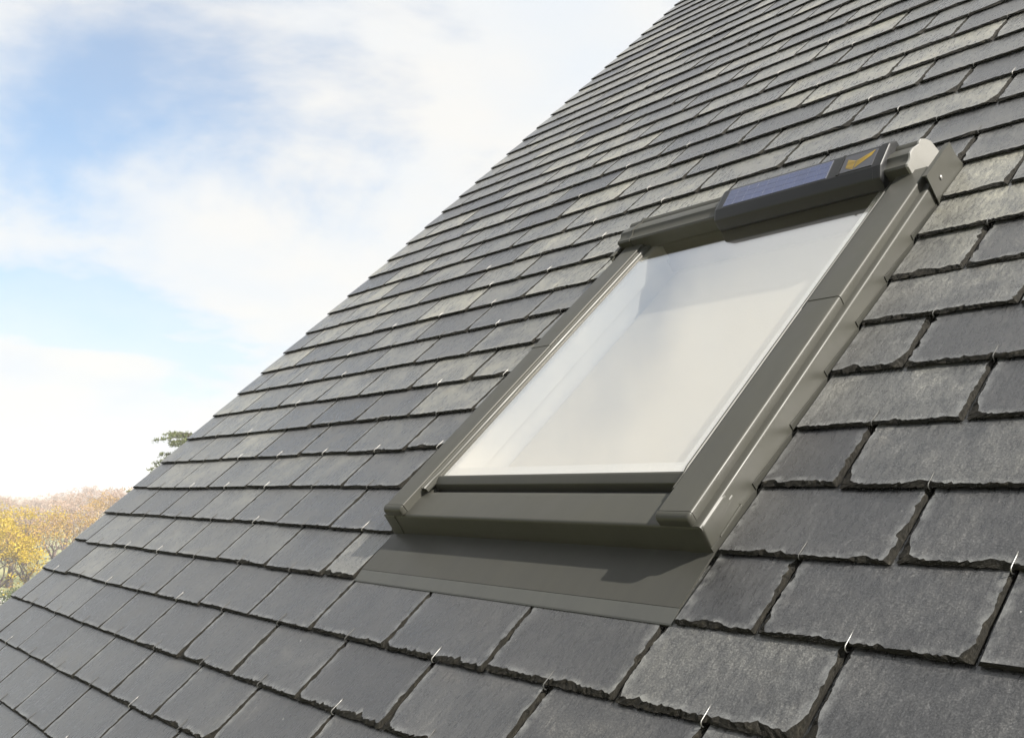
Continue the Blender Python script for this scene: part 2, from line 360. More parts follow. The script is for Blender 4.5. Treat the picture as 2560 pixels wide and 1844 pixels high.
# ------------------------------------------------------------------ slates
T_SL = 0.0118        # slate thickness at the butt
ALPHA = T_SL/G       # lay of each slate against the slope
def nz(x, s): return noise.noise((x, s*7.31, s*3.17))
def slate_geo(w, seed, step, ragged, cut_l=False, cut_r=False, L=0.455):
    """one riven slate: returns verts, faces, material index per face, wear per vertex (butt at y=0, centred on x=0)"""
    rng = random.Random(seed); hw = w/2; s = seed % 997 + 0.5
    nb = max(4, int(w/step)); nsd = max(3, int(0.24/step))
    bb = 0.0035 + 0.0060*rng.random()*ragged; bs = 0.0022 + 0.0028*rng.random()*ragged
    chips_b = [(rng.uniform(-hw, hw), rng.uniform(0.01, 0.05), rng.uniform(0.001, 0.008)*ragged) for _ in range(3)]
    chips = {k: [(rng.uniform(0, 0.22), rng.uniform(0.008, 0.035), rng.uniform(0.001, 0.007)*ragged) for _ in range(2)] for k in 'lr'}
    cl, cr_ = rng.random()**3*0.016*ragged, rng.random()**2*0.024*ragged
    tooth = rng.uniform(0.2, 1.0)
    def db(x):
        d = bb*(1 + 0.6*nz(x*9, s)) + tooth*0.008*max(0, nz(x*75, s+1))*ragged + 0.003*nz(x*170, s+2)*ragged
        for c, ww, a in chips_b: d += a*max(0, 1 - abs(x-c)/ww)
        return max(0.003, d)
    def ds(y, k):
        if (k == 'l' and cut_l) or (k == 'r' and cut_r): return 0.0012 + 0.0006*nz(y*40, s+9)
        d = bs*(1 + 0.7*nz(y*11, s+3+ord(k))) + 0.005*max(0, nz(y*48, s+5+ord(k)))*ragged + 0.002*nz(y*130, s+ord(k))*ragged
        for c, ww, a in chips[k]: d += a*max(0, 1 - abs(y-c)/ww)
        cc = cl if k == 'l' else cr_
        d += cc*max(0, 1 - y/0.05)**1.5
        return max(0.002, d)
    outer, top = [], []
    dl0, dr0 = ds(0, 'l'), ds(0, 'r')
    def wob(q): return 0.002*nz(q*30, s+20)
    for i in range(nb+1):                                # butt, left to right
        q = i/nb; x = -hw + w*q
        outer.append((x, wob(x)*ragged)); top.append((-hw+dl0 + (w-dl0-dr0)*q, db(x)))
    for i in range(1, nsd+1):                            # right side
        y = 0.24*i/nsd; e = (1-i/nsd)*db(hw)
        outer.append((hw, y)); top.append((hw-ds(y, 'r'), y + e))
    outer.append((hw, L)); top.append((hw-0.003, L-0.002))
    outer.append((-hw, L)); top.append((-hw+0.003, L-0.002))
    for i in range(nsd, 0, -1):                          # left side
        y = 0.24*i/nsd; e = (1-i/nsd)*db(-hw)
        outer.append((-hw, y)); top.append((-hw+ds(y, 'l'), y + e))
    n = len(outer); V, F, MI, WEAR = [], [], [], []
    lev = [(0.0, 0.0), (0.06, 0.46), (0.50, 0.70), (1.0, 1.0)] if step < 0.03 else [(0.0, 0.0), (0.06, 0.42), (1.0, 1.0)]
    for li, (f, hh) in enumerate(lev):
        for j in range(n):
            ff, h = f, hh
            if 0 < li < len(lev)-1:
                ff = min(0.95, max(0.02, f + 0.30*nz(j*0.9, s+30+li))); h = hh + 0.22*nz(j*0.7, s+40+li)
            x = outer[j][0]*(1-ff) + top[j][0]*ff; y = outer[j][1]*(1-ff) + top[j][1]*ff
            if li == 0 and j <= nb: y += 0.016            # the butt is undercut
            V.append((x, y, T_SL*h)); WEAR.append(1.0 if li == len(lev)-1 else 0.0)
    for li in range(len(lev)-1):
        for j in range(n):
            k = (j+1) % n; F.append((li*n+j, li*n+k, (li+1)*n+k, (li+1)*n+j)); MI.append(1)
    tb = (len(lev)-1)*n
    # worn rim inside the top outline
    cx, cy = 0.0, L/2; rim = 0.016
    base = len(V)
    for j in range(n):
        x, y = top[j]
        V.append((max(-hw+rim+0.012, min(hw-rim-0.012, x)) if j > nb else x*(1-rim*1.6/hw), max(y, 0.0) + (rim if j <= nb else 0.0) if y < L-0.01 else L-0.012, T_SL*(1.0 + 0.03*nz(j*0.5, s+60)))); WEAR.append(0.0)
    for j in range(n):
        k = (j+1) % n; F.append((tb+j, tb+k, base+k, base+j)); MI.append(0)
    F.append(tuple(range(base, base+n))); MI.append(0)
    F.append(tuple(range(n-1, -1, -1))); MI.append(1)
    # lay: tilt about the butt
    V = [(x*S, y*S, (z - ALPHA*y)*S) for x, y, z in V]
    return V, F, MI, WEAR
def slate_mesh(name, geo, mats):
    V, F, MI, WE = geo
    me = bpy.data.meshes.new(name); me.from_pydata(V, [], F)
    for m in mats: me.materials.append(m)
    me.polygons.foreach_set('material_index', MI)
    a = me.attributes.new('wear', 'FLOAT', 'POINT'); a.data.foreach_set('value', WE)
    me.update(); return me

# project to the picture plane to know which slates show largest
def project(p):
    d = p - CAM; z = d.dot(fwd)
    if z < 0.05: return None
    f = 34.84/36.0
    return (0.5 + f*d.dot(right)/z, 0.5 - f*d.dot(upv)/z*1024/737, z)
WIN = (2.925, 4.198)       # slates stop here beside the window
rng = random.Random(11)
slates = []
for k in range(-12, 39):
    first = 0.235 if k % 2 == 0 else 0.018
    joints = [first + SW*j + rng.uniform(-0.006, 0.006) for j in range(0, 40)]
    joints = [j for j in joints if 0.10 < j < U1 - 0.12]
    edges = [0.0] + joints + [U1]
    for a, b in zip(edges[:-1], edges[1:]):
        light_grad = min(1.0, max(0.0, k*G*0.55 + (4.2-(a+b)/2)*0.17 + 0.1))  # roof's brightness gradient put into slate colour, paler up the slope and leftwards
        tone = min(1, max(0, rng.gauss(0.21 + 0.50*light_grad, 0.17 + 0.11*light_grad)))
        if rng.random() < 0.12*light_grad: tone = rng.uniform(0.75, 1.0)
        seg = [(a, b, False, False)]
        if -2 <= k <= 6:
            seg = []
            if a < WIN[0] - 0.03: seg.append((a, min(b, WIN[0]), False, b > WIN[0]))
            if b > WIN[1] + 0.03: seg.append((max(a, WIN[1]), b, a < WIN[1], False))
        for s0, s1, c0, c1 in seg:
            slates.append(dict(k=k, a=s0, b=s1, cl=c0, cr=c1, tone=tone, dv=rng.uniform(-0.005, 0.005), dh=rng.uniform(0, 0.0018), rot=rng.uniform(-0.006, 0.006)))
def pix_area(s):
    tot = 0; sub = 3
    for i in range(sub):
        for j in range(sub):
            u = s['a'] + (s['b']-s['a'])*(i+.5)/sub; v = s['k']*G + G*(j+.5)/sub
            q = project(W(u, v, 0.01)); e = project(W(u+0.05, v, 0.01)); g = project(W(u, v+0.05, 0.01))
            if not (q and e and g) or not (0 <= q[0] <= 1 and 0 <= q[1] <= 1): continue
            ax, ay = (e[0]-q[0])*1024, (e[1]-q[1])*737; bx, by = (g[0]-q[0])*1024, (g[1]-q[1])*737
            tot += abs(ax*by-ay*bx)*400*(s['b']-s['a'])*G/sub/sub
    return tot
for s in slates: s['px'] = pix_area(s)
slates.sort(key=lambda s: -s['px'])
pool = {}
def pooled(step, ragged, i):
    key = (step, ragged, i)
    if key not in pool: pool[key] = slate_mesh('slate', slate_geo(SW-0.007, 100+i*13+int(ragged*10), step, ragged), [M_SLATE, M_EDGE])
    return pool[key]
srng = random.Random(5)
rest = []
for idx, s in enumerate(slates):
    w = s['b'] - s['a']; u = (s['a']+s['b'])/2
    if idx < 300 and s['px'] > 0:
        step = 0.0065 if s['px'] > 2500 else (0.010 if s['px'] > 900 else 0.022)
        near = min(1.0, max(0.0, (u - 1.2)/2.6))
        rg = 0.55 + 0.95*near
        rg = round((rg + srng.uniform(-0.25, 0.25))*2)/2; rg = max(0.5, min(1.5, rg))
        if abs(w - SW) < 0.02 and not (s['cl'] or s['cr']):
            me = pooled(step, rg, srng.randrange(8)); sx = (w-0.007)/(SW-0.007)
        else:
            me = slate_mesh('slate', slate_geo(w-0.007, 5000+idx, step, rg, s['cl'], s['cr']), [M_SLATE, M_EDGE]); sx = 1.0
        o = bpy.data.objects.new('slate', me); COL.objects.link(o)
        o.parent = roof
        o.matrix_basis = Matrix.Translation(Vector((u*S, (s['k']*G + s['dv'])*S, (s['dh']+0.001)*S))) @ Matrix.Rotation(s['rot'], 4, 'Z') @ Matrix.Diagonal((sx, 1, 1, 1))
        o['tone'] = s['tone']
    else: rest.append(s)
V, F, MI, WE, TN = [], [], [], [], []
fpool = [slate_geo(SW-0.007, 900+i, 0.030, 0.8) for i in range(10)]
lpool = [slate_geo(SW-0.007, 950+i, 0.12, 0.6) for i in range(5)]
for s in rest:
    w = s['b'] - s['a']; u = (s['a']+s['b'])/2
    if s['cl'] or s['cr'] or abs(w-SW) > 0.03: g = slate_geo(w-0.007, 7000+len(V), 0.03, 0.8, s['cl'], s['cr']); sx = 1
    else: g = (fpool if s['px'] > 0 else lpool)[srng.randrange(10 if s['px'] > 0 else 5)]; sx = (w-0.007)/(SW-0.007)
    b = len(V); ox, oy, oz = u*S, (s['k']*G+s['dv'])*S, (s['dh']+0.001)*S; cr_, sr_ = math.cos(s['rot']), math.sin(s['rot'])
    V += [(ox + x*sx*cr_ - y*sr_, oy + x*sx*sr_ + y*cr_, oz + z) for x, y, z in g[0]]
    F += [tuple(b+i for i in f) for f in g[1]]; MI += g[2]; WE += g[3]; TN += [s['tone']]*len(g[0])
me = slate_mesh('slate_field', (V, F, MI, WE), [M_SLATE_F, M_EDGE_F])
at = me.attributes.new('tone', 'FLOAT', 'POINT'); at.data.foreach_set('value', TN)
fo = bpy.data.objects.new('slate_field', me); COL.objects.link(fo); fo.parent = roof; fo['kind'] = 'stuff'

# steel hooks that hold the butts, one at each joint of the course below
def hook_geo():
    r = 0.0012
    path = [(-0.003, 0.003), (-0.004, 0.008), (-0.0025, 0.0125), (0.002, 0.0145), (0.012, 0.0138), (0.028, 0.0125), (0.040, 0.0120)]
    path = [(0.002, -0.001)] + path
    V, F = [], []; ns = 6
    for i, (y, z) in enumerate(path):
        a = Vector(path[max(0, i-1)]); b = Vector(path[min(len(path)-1, i+1)]); tdir = (b-a).normalized(); nn = Vector((-tdir.y, tdir.x))
        rr = r*(0.7 if i == len(path)-1 else 1)
        for j in range(ns):
            an = 2*math.pi*j/ns; V.append((math.cos(an)*rr*S, (y + nn.x*math.sin(an)*rr)*S, (z + nn.y*math.sin(an)*rr)*S))
    for i in range(len(path)-1):
        for j in range(ns): k = (j+1) % ns; F.append((i*ns+j, i*ns+k, (i+1)*ns+k, (i+1)*ns+j))
    F.append(tuple(range(ns-1, -1, -1))); F.append(tuple(range((len(path)-1)*ns, len(path)*ns)))
    return V, F
HV, HF = hook_geo()
M_DULL = plain('weathered_hook', (0.05, 0.05, 0.048), 0.6, metal=0.4, var=0.3)
hme = bpy.data.meshes.new('slate_hook'); hme.from_pydata(HV, [], HF); hme.materials.append(M_STEEL); hme.polygons.foreach_set('use_smooth', [True]*len(hme.polygons)); hme.update()
hme2 = hme.copy(); hme2.materials[0] = M_DULL
rows = {}
for s in slates: rows.setdefault(s['k'], []).append(s)
hooks = []
for k, L_ in rows.items():
    for s in L_:
        if s['a'] <= 0.01 or s['cl']: continue
        u, v = s['a'], (k+1)*G                    # a joint of course k, covered by a slate of course k+1
        if -2 <= k+1 <= 6 and WIN[0]-0.02 < u < WIN[1]+0.02: continue
        if k+1 == -2+0 and WIN[0] < u < WIN[1]: continue
        q = project(W(u, v, 0.02))
        if q and -0.02 < q[0] < 1.02 and -0.02 < q[1] < 1.02: hooks.append((q[2], u, v))
hooks.sort()
hv, hf = [], []
hrng = random.Random(3)
for i, (d, u, v) in enumerate(hooks):
    du, rz = hrng.uniform(-0.004, 0.004), hrng.uniform(-0.06, 0.06)
    mb = Matrix.Translation(Vector(((u+du)*S, v*S, 0.0))) @ Matrix.Rotation(rz, 4, 'Z')
    if i < 150:
        o = bpy.data.objects.new('slate_hook', hme if (i < 140 and hrng.random() < 0.4) else hme2); COL.objects.link(o); o.parent = roof; o.matrix_basis = mb
    else:
        b = len(hv); hv += [tuple(mb @ Vector(p)) for p in HV]; hf += [tuple(b+j for j in f) for f in HF]
if hv:
    o = mesh_obj('hook_field', hv, hf, M_DULL, roof, smooth=60); o['kind'] = 'stuff'

# ------------------------------------------------------------------ the roof window
TILT = 0.0129
win_mw = Matrix.Translation(W(3.56, -0.2, 0)) @ ROOF_ROT @ Matrix.Rotation(-TILT, 4, 'X')
win = tag(empty('roof_window', win_mw), 'olive grey metal framed roof window with a black solar unit on its hood', 'roof window')
bpy.context.view_layer.update()
def lz(y, h): return h + TILT*y          # slope height to window-frame height
# side walls of the frame
side = [(0.498, -0.09, 0), (0.626, -0.09, 0), (0.630, 0.0, 0.01), (0.630, 0.078, 0.009), (0.600, 0.078, 0.003), (0.600, 0.069, 0), (0.498, 0.069, 0)]
extrude_y('frame_side', side, 0.004, 1.42, M_PAINT, win); extrude_y('frame_side', mirror_poly(side), 0.004, 1.42, M_PAINT, win)
# front: wide cover between two corner pieces
front = [(0.128, -0.05, 0), (0.128, 0.060, 0.002), (0.113, 0.060, 0.001), (0.110, 0.0735, 0.002), (0.100, 0.0765, 0.002), (0.004, 0.0770, 0.010), (-0.001, 0.035, 0.02), (-0.008, -0.002, 0), (0.010, -0.05, 0)]
extrude_x('front_cover', front, -0.568, 0.568, M_PAINT, win, n=6)
corner = [(y, z, r) for y, z, r in front]
corner[5] = (0.002, 0.0785, 0.010); corner[6] = (-0.003, 0.035, 0.02); corner[7] = (-0.010, -0.002, 0)
corner[3] = (0.110, 0.075, 0.002); corner[4] = (0.100, 0.078, 0.002)
for sgn in (-1, 1):
    p = rounded(corner, 6); xs = [0.5695, 0.618, 0.626, 0.6305, 0.632]; rings = []
    for x in xs:
        e = max(0, (x-0.618)/0.014); dn = 0.010*(1-math.sqrt(max(0, 1-e*e)))
        rings.append([(sgn*x*S, (y + dn*0.7*(1 if y < 0.05 else 0))*S, (z - dn*(1 if z > 0.05 else 0))*S) for y, z in p])
    loft('corner_cover', rings, M_PAINT, win)
# a narrow drain slot strip on the right flank near the corner, and its mate on the left
for sgn in (-1, 1):
    x0, x1 = (0.6305, 0.634) if sgn > 0 else (-0.634, -0.6305)
    boxes('flank_strip', [(x0*S, x1*S, 0.035*S, 0.135*S, 0.018*S, 0.0225*S)], M_PAINT, win)
# glazing bar along the bottom of the pane, dark gasket gap in front of it
bar = [(0.137, 0.045, 0), (0.168, 0.045, 0), (0.168, 0.0905, 0.003), (0.161, 0.0895, 0.005), (0.139, 0.0790, 0.005)]
extrude_x('glazing_bar', bar, -0.498, 0.498, M_PAINT, win)
boxes('gasket', [(-0.497*S, 0.497*S, 0.1285*S, 0.1415*S, 0.030*S, 0.052*S)], M_RUBBER, win)
# long sash covers, upper and lower lengths, on both sides
sash = [(0.5145, 0.062, 0), (0.609, 0.070, 0), (0.611, 0.1045, 0.010), (0.514, 0.1045, 0.004)]
sash_u = [(0.514, 0.062, 0), (0.6105, 0.070, 0), (0.6125, 0.1060, 0.010), (0.514, 0.1060, 0.004)]
for sg, mp_ in ((1, lambda p: p), (-1, mirror_poly)):
    extrude_y('rail_cover', mp_(sash), 0.0225, 0.8138, M_PAINT, win, n=7)
    extrude_y('rail_cover', mp_(sash_u), 0.8155, 1.47, M_PAINT, win, n=7)
    # rounded end cap
    p = rounded([(0.513, 0.0775, 0.002), (0.611, 0.0775, 0.002), (0.613, 0.1060, 0.010), (0.512, 0.1060, 0.006)], 7)
    rings = []
    for q in range(9):
        an = math.pi/2*q/8; ins = 0.014*(1-math.cos(an)); y = 0.0195 - 0.018*math.sin(an)
        rings.append([(sg*S*(0.5625 + (x-0.5625)*(1 - ins*0.55/0.05)), y*S, (z - ins*(z-0.0775)/0.0285)*S) for x, z in p])
    loft('end_cap', rings, M_PAINT, win, smooth=50)
    # ribbed glazing strip
    gp = [(0.5135,0.082),(0.5135,0.0965),(0.5085,0.0985),(0.5060,0.0955),(0.5030,0.0935),(0.5000,0.0935),(0.4975,0.0965),(0.4940,0.0970),(0.4920,0.0930),(0.4875,0.0915),(0.4860,0.0850),(0.4860,0.0800),(0.5135,0.0800)]
    rings = []
    for y, dx in ((0.105, 0.006), (0.150, 0.006), (0.180, 0.0), (0.8, 0.0), (1.47, 0.0)):
        rings.append([(sg*S*(x + dx*(x < 0.51)), y*S, z*S) for x, z in gp])
    loft('glazing_strip', rings, M_PAINT, win, smooth=25)
# the pane
pane = boxes('pane', [(-0.4880*S, 0.4880*S, 0.164*S, 1.500*S, 0.0835*S, 0.0875*S)], M_GLASS, win)
# white sash timber and lining boards under the glass
def lining(name, t, d0, d1, hw, y0, y1):
    boxes(name, [(-hw*S, (-hw+t)*S, y0*S, y1*S, d1*S, d0*S)], M_WHITE, win)
    boxes(name, [((hw-t)*S, hw*S, y0*S, y1*S, d1*S, d0*S)], M_WHITE, win)
    boxes(name, [((-hw+t)*S, (hw-t)*S, y0*S, (y0+t)*S, d1*S, d0*S)], M_WHITE, win)
    boxes(name, [((-hw+t)*S, (hw-t)*S, (y1-t)*S, y1*S, d1*S, d0*S)], M_WHITE, win)
lining('sash_timber', 0.040, 0.081, 0.012, 0.4960, 0.1695, 1.530)
lining('frame_timber', 0.022, 0.010, -0.060, 0.4970, 0.140, 1.540)
lining('lining_board', 0.018, -0.062, -0.42, 0.5150, 0.120, 1.560)
# cream sheet and bar added below the glass to brighten the pane
boxes('added_backing', [(-0.452*S, 0.452*S, 0.225*S, 1.500*S, -0.052*S, -0.049*S)], M_BACKING, win)
boxes('added_backing_bar', [(-0.452*S, 0.452*S, 0.205*S, 0.2245*S, -0.056*S, -0.044*S)], M_WHITE, win)
# top hood
HP = [(1.440, 0.050), (1.258, 0.054), (1.250, 0.066), (1.250, 0.090), (1.246, 0.112), (1.252, 0.118), (1.272, 0.1195), (1.284, 0.126), (1.292, 0.1325), (1.315, 0.1335), (1.352, 0.1250), (1.358, 0.1290), (1.372, 0.1310), (1.398, 0.1170), (1.420, 0.0980)]
def hood_ring(x, grow=0.0):
    cy, cz = 1.345, 0.088; out = []
    for v, h in HP:
        d = Vector((v-cy, h-cz)); d = d*(1 + grow/d.length); out.append((x*S, (cy+d.x+0.2)*S, lz(1.55, cz+d.y)*S))
    return out
loft('hood', [hood_ring(-0.560), hood_ring(0.560)], M_PAINT, win, smooth=28)
loft('hood_end_cap', [hood_ring(0.560, 0.002), hood_ring(0.566, 0.003), hood_ring(0.568, 0.001)], M_CAP, win, smooth=28)
loft('hood_seam', [hood_ring(-0.568, 0.004), hood_ring(-0.560, 0.004)], M_PAINT, win, smooth=28)
loft('hood_corner', [hood_ring(-0.630, -0.004), hood_ring(-0.568, -0.002)], M_PAINT, win, smooth=28)
# head of the frame under the hood
boxes('frame_head', [(-0.628*S, 0.626*S, 1.475*S, 1.600*S, -0.05*S, 0.066*S)], M_PAINT, win)
# hinge plate on the right flank, folded at its top edge, with one screw; and on the left flank
def hinge_plate(sg):
    x = sg*0.6345; zt = 0.115; zb = 0.012
    pts = [(1.388, zb), (1.386, zt-0.004), (1.390, zt), (1.583, zt)] + [(1.583 + 0.032*(q/6)**1.6 + 0.006*math.sin(math.pi*q/6)*-1, zt + (zb-zt)*q/6) for q in range(1, 7)]
    rings = [[(xx*S, y*S, z*S) for y, z in pts] for xx in (x, x + sg*0.004)]
    hp = loft('hinge_plate', rings, M_PAINT, win, smooth=30)
    fl = boxes('flange', [(min(x, x-sg*0.012)*S, max(x, x-sg*0.012)*S, 1.390*S, 1.583*S, (zt-0.0045)*S, (zt-0.0005)*S)], M_PAINT, hp)
    sc_r = 0.0065
    rings = []
    for dx, r in ((0.0035, sc_r), (0.007, sc_r), (0.0085, sc_r*0.7)):
        rings.append([((x + sg*dx)*S, (1.452 + r*math.cos(a*math.pi/8))*S, (0.070 + r*math.sin(a*math.pi/8))*S) for a in range(16)])
    loft('screw', rings, M_STEEL, hp, smooth=40)
hinge_plate(1); hinge_plate(-1)
# solar unit
SU = [(1.240, 0.060, 0.004), (1.224, 0.070, 0.006), (1.221, 0.112, 0.012), (1.252, 0.1385, 0.010), (1.346, 0.1585, 0.010), (1.386, 0.1440, 0.012), (1.396, 0.095, 0)]
def su_ring(x, grow):
    cy, cz = 1.31, 0.105; out = []
    for v, h in rounded(SU, 5):
        d = Vector((v-cy, h-cz)); d = d*(1 + grow/d.length); out.append((x*S, (cy+d.x+0.2)*S, lz(1.52, cz+d.y)*S))
    return out
su = loft('solar_unit', [su_ring(-0.146, -0.012), su_ring(-0.142, -0.004), su_ring(-0.132, 0.0), su_ring(0.462, 0.0), su_ring(0.464, 0.0035), su_ring(0.482, 0.0035), su_ring(0.488, 0.001), su_ring(0.491, -0.006)], M_BLACK, win, smooth=40)
# sloping face of the unit: a frame to place the cells and the badge on
P0 = Vector((0, 1.252+0.2, lz(1.52, 0.1385))); P1 = Vector((0, 1.346+0.2, lz(1.52, 0.1585)))
fy = (P1-P0).normalized(); fz = Vector((0, -fy.z, fy.y)); FL = (P1-P0).length
def face_pt(x, q, d): p = P0 + fy*q + fz*d; return (x*S, p.y*S, p.z*S)
def face_slab(name, x0, x1, q0, q1, d0, d1, mat, shear=0.0, rot=None):
    c = [(x0, q0), (x1, q0), (x1+shear, q1), (x0+shear, q1)]
    V = [face_pt(x, q, d0) for x, q in c] + [face_pt(x, q, d1) for x, q in c]
    return mesh_obj(name, V, [(3,2,1,0),(4,5,6,7),(0,1,5,4),(1,2,6,5),(2,3,7,6),(3,0,4,7)], mat, su)
face_slab('solar_panel', -0.108, 0.300, 0.006, FL-0.006, -0.001, 0.0012, M_GRID)
nc = 10; cw = (0.408-0.004)/nc
for r_ in range(3):
    q0 = 0.0075 + r_*(FL-0.015)/3; q1 = q0 + (FL-0.015)/3 - 0.0014
    for c_ in range(nc):
        face_slab('solar_cell', -0.106 + c_*cw, -0.106 + (c_+1)*cw - 0.0013, q0, q1, 0.0008, 0.0015, M_CELL)
face_slab('badge_plate', 0.346, 0.456, 0.008, FL-0.010, -0.001, 0.0022, M_PLATE)
face_slab('rib', 0.336, 0.344, 0.002, FL-0.002, -0.001, 0.004, M_BLACK)
def stripe(p, q, wdt):
    a, b = Vector(p), Vector(q); t_ = (b-a).normalized(); n_ = Vector((-t_.y, t_.x))*wdt/2
    c = [a-n_, b-n_, b+n_, a+n_]
    V = [face_pt(x, y, 0.0018) for x, y in c] + [face_pt(x, y, 0.0032) for x, y in c]
    mesh_obj('emblem_stripe', V, [(3,2,1,0),(4,5,6,7),(0,1,5,4),(1,2,6,5),(2,3,7,6),(3,0,4,7)], M_GOLD, su)
# emblem: a fan of short stripes meeting a fan of long ones
for i in range(7):
    q = i/6
    stripe((0.361 + 0.002*q, 0.064 - 0.036*q), (0.3905 - 0.000*q, 0.0500 - 0.0345*q), 0.0020)
for i in range(5):
    q = i/4
    stripe((0.3935 + 0.001*q, 0.0475 - 0.029*q), (0.4490 - 0.006*q, 0.0790 - 0.018*q), 0.0020)
# apron flashing below
def sheet(name, rows_, mat):
    V = []
    for dz in (0.003, -0.001):
        for y, h in rows_:
            for x in (-0.627, 0.634): V.append((x*S, y*S, (h+dz)*S))
    nr = len(rows_); F = []
    for i in range(nr-1):
        F.append((2*i, 2*i+1, 2*i+3, 2*i+2)); F.append((2*nr+2*i, 2*nr+2*i+2, 2*nr+2*i+3, 2*nr+2*i+1))
        F.append((2*i, 2*i+2, 2*nr+2*i+2, 2*nr+2*i)); F.append((2*i+1, 2*nr+2*i+1, 2*nr+2*i+3, 2*i+3))
    F.append((2*nr-2, 2*nr-1, 4*nr-1, 4*nr-2)); F.append((0, 2*nr, 2*nr+1, 1))
    fix_normals(mesh_obj(name, V, F, mat, win))
sheet('apron', [(0.012, 0.008), (-0.080, 0.0073), (-0.1595, 0.0065)], M_APRON)
sheet('apron_bend', [(-0.1600, 0.0058), (-0.197, 0.0005), (-0.2005, -0.001)], M_BEND_SHEEN)
# stepped soakers: one folded sheet tucked under each course beside the frame
for sg in (-1, 1):
    for k in range(-1, 7):
        y0 = k*G + 0.2 - 0.004; y1 = y0 + 0.30
        xa, xb = 0.6325, 0.78
        al = ALPHA
        pts = []
        for y in (y0, y1):
            zz = lambda yy: (-0.0012 - al*(yy-y0)) + TILT*yy
            base = zz(y)
            pts += [[(xa, base + 0.024 - (0.010 if y == y1 else 0)), (xa, base + 0.0005), (xb, base + 0.0005), (xb, base - 0.0012), (xa-0.0022, base - 0.0012), (xa-0.0022, base + 0.024 - (0.010 if y == y1 else 0))]]
        loft('soaker', [[(sg*x*S, y*S, z*S) for x, z in pts[i]] for i, y in ((0, y0), (1, y1))], M_APRON, win, smooth=20)

# ------------------------------------------------------------------ trees
def bark_mat(name, col): return plain(name, col, 0.9, var=0.3, bscale=8, bump=0.4)
def leaf_mat(name, c0, c1):
    m, t, b, o = new_mat(name); L = t.links.new
    oi = nd(t, 'ShaderNodeAttribute', attribute_type='GEOMETRY', attribute_name='shade')
    L(ramp(t, oi.outputs['Fac'], [(0, c0), (1, c1)]), b.inputs['Base Color']); b.inputs['Roughness'].default_value = 0.6
    tr = nd(t, 'ShaderNodeBsdfTranslucent'); L(ramp(t, oi.outputs['Fac'], [(0, c0), (1, c1)]), tr.inputs[0])
    mx = nd(t, 'ShaderNodeMixShader'); mx.inputs[0].default_value = 0.45
    L(b.outputs[0], mx.inputs[1]); L(tr.outputs[0], mx.inputs[2]); L(mx.outputs[0], o.inputs[0])
    return m
BARK = bark_mat('bark', (0.030, 0.020, 0.015)); BARK2 = bark_mat('pink_bark', (0.085, 0.055, 0.048))
LEAF_Y = leaf_mat('yellow_leaves', (0.34, 0.22, 0.008), (0.50, 0.38, 0.02))
LEAF_O = leaf_mat('amber_leaves', (0.30, 0.17, 0.03), (0.44, 0.29, 0.07))
LEAF_P = leaf_mat('pale_pink_buds', (0.33, 0.22, 0.17), (0.44, 0.33, 0.25))
LEAF_G = leaf_mat('green_leaves', (0.03, 0.05, 0.012), (0.10, 0.13, 0.03))
LEAF_W = leaf_mat('white_blossom', (0.40, 0.41, 0.37), (0.60, 0.60, 0.57))
NEEDLE = leaf_mat('cedar_needles', (0.05, 0.075, 0.025), (0.17, 0.19, 0.06))
def tube_seg(V, F, a, b, ra, rb, n=4):
    d = (b-a); 
    if d.length < 1e-5: return
    d = d.normalized(); u = d.orthogonal().normalized(); w = d.cross(u); i0 = len(V)
    for p, r in ((a, ra), (b, rb)):
        for j in range(n):
            an = 2*math.pi*j/n; V.append(tuple(p + u*(r*math.cos(an)) + w*(r*math.sin(an))))
    for j in range(n): k = (j+1) % n; F.append((i0+j, i0+k, i0+n+k, i0+n+j))
def leaf_quads(pts, size, rng, name, mat, parent):
    V, F, SH = [], [], []
    for p, sc in pts:
        n_ = Vector((rng.gauss(0, 1), rng.gauss(0, 1), rng.gauss(0, 1)+0.4)).normalized(); u = n_.orthogonal().normalized(); w = n_.cross(u)
        an = rng.uniform(0, 6.28); u, w = u*math.cos(an)+w*math.sin(an), w*math.cos(an)-u*math.sin(an)
        s_ = size*sc*rng.uniform(0.6, 1.3); i = len(V); sh = rng.random()
        V += [tuple(p - w*s_), tuple(p + u*s_*0.5), tuple(p + w*s_), tuple(p - u*s_*0.5)]; F.append((i, i+1, i+2, i+3)); SH += [sh]*4
    o = mesh_obj(name, V, F, mat, parent)
    a = o.data.attributes.new('shade', 'FLOAT', 'POINT'); a.data.foreach_set('value', SH)
    return o
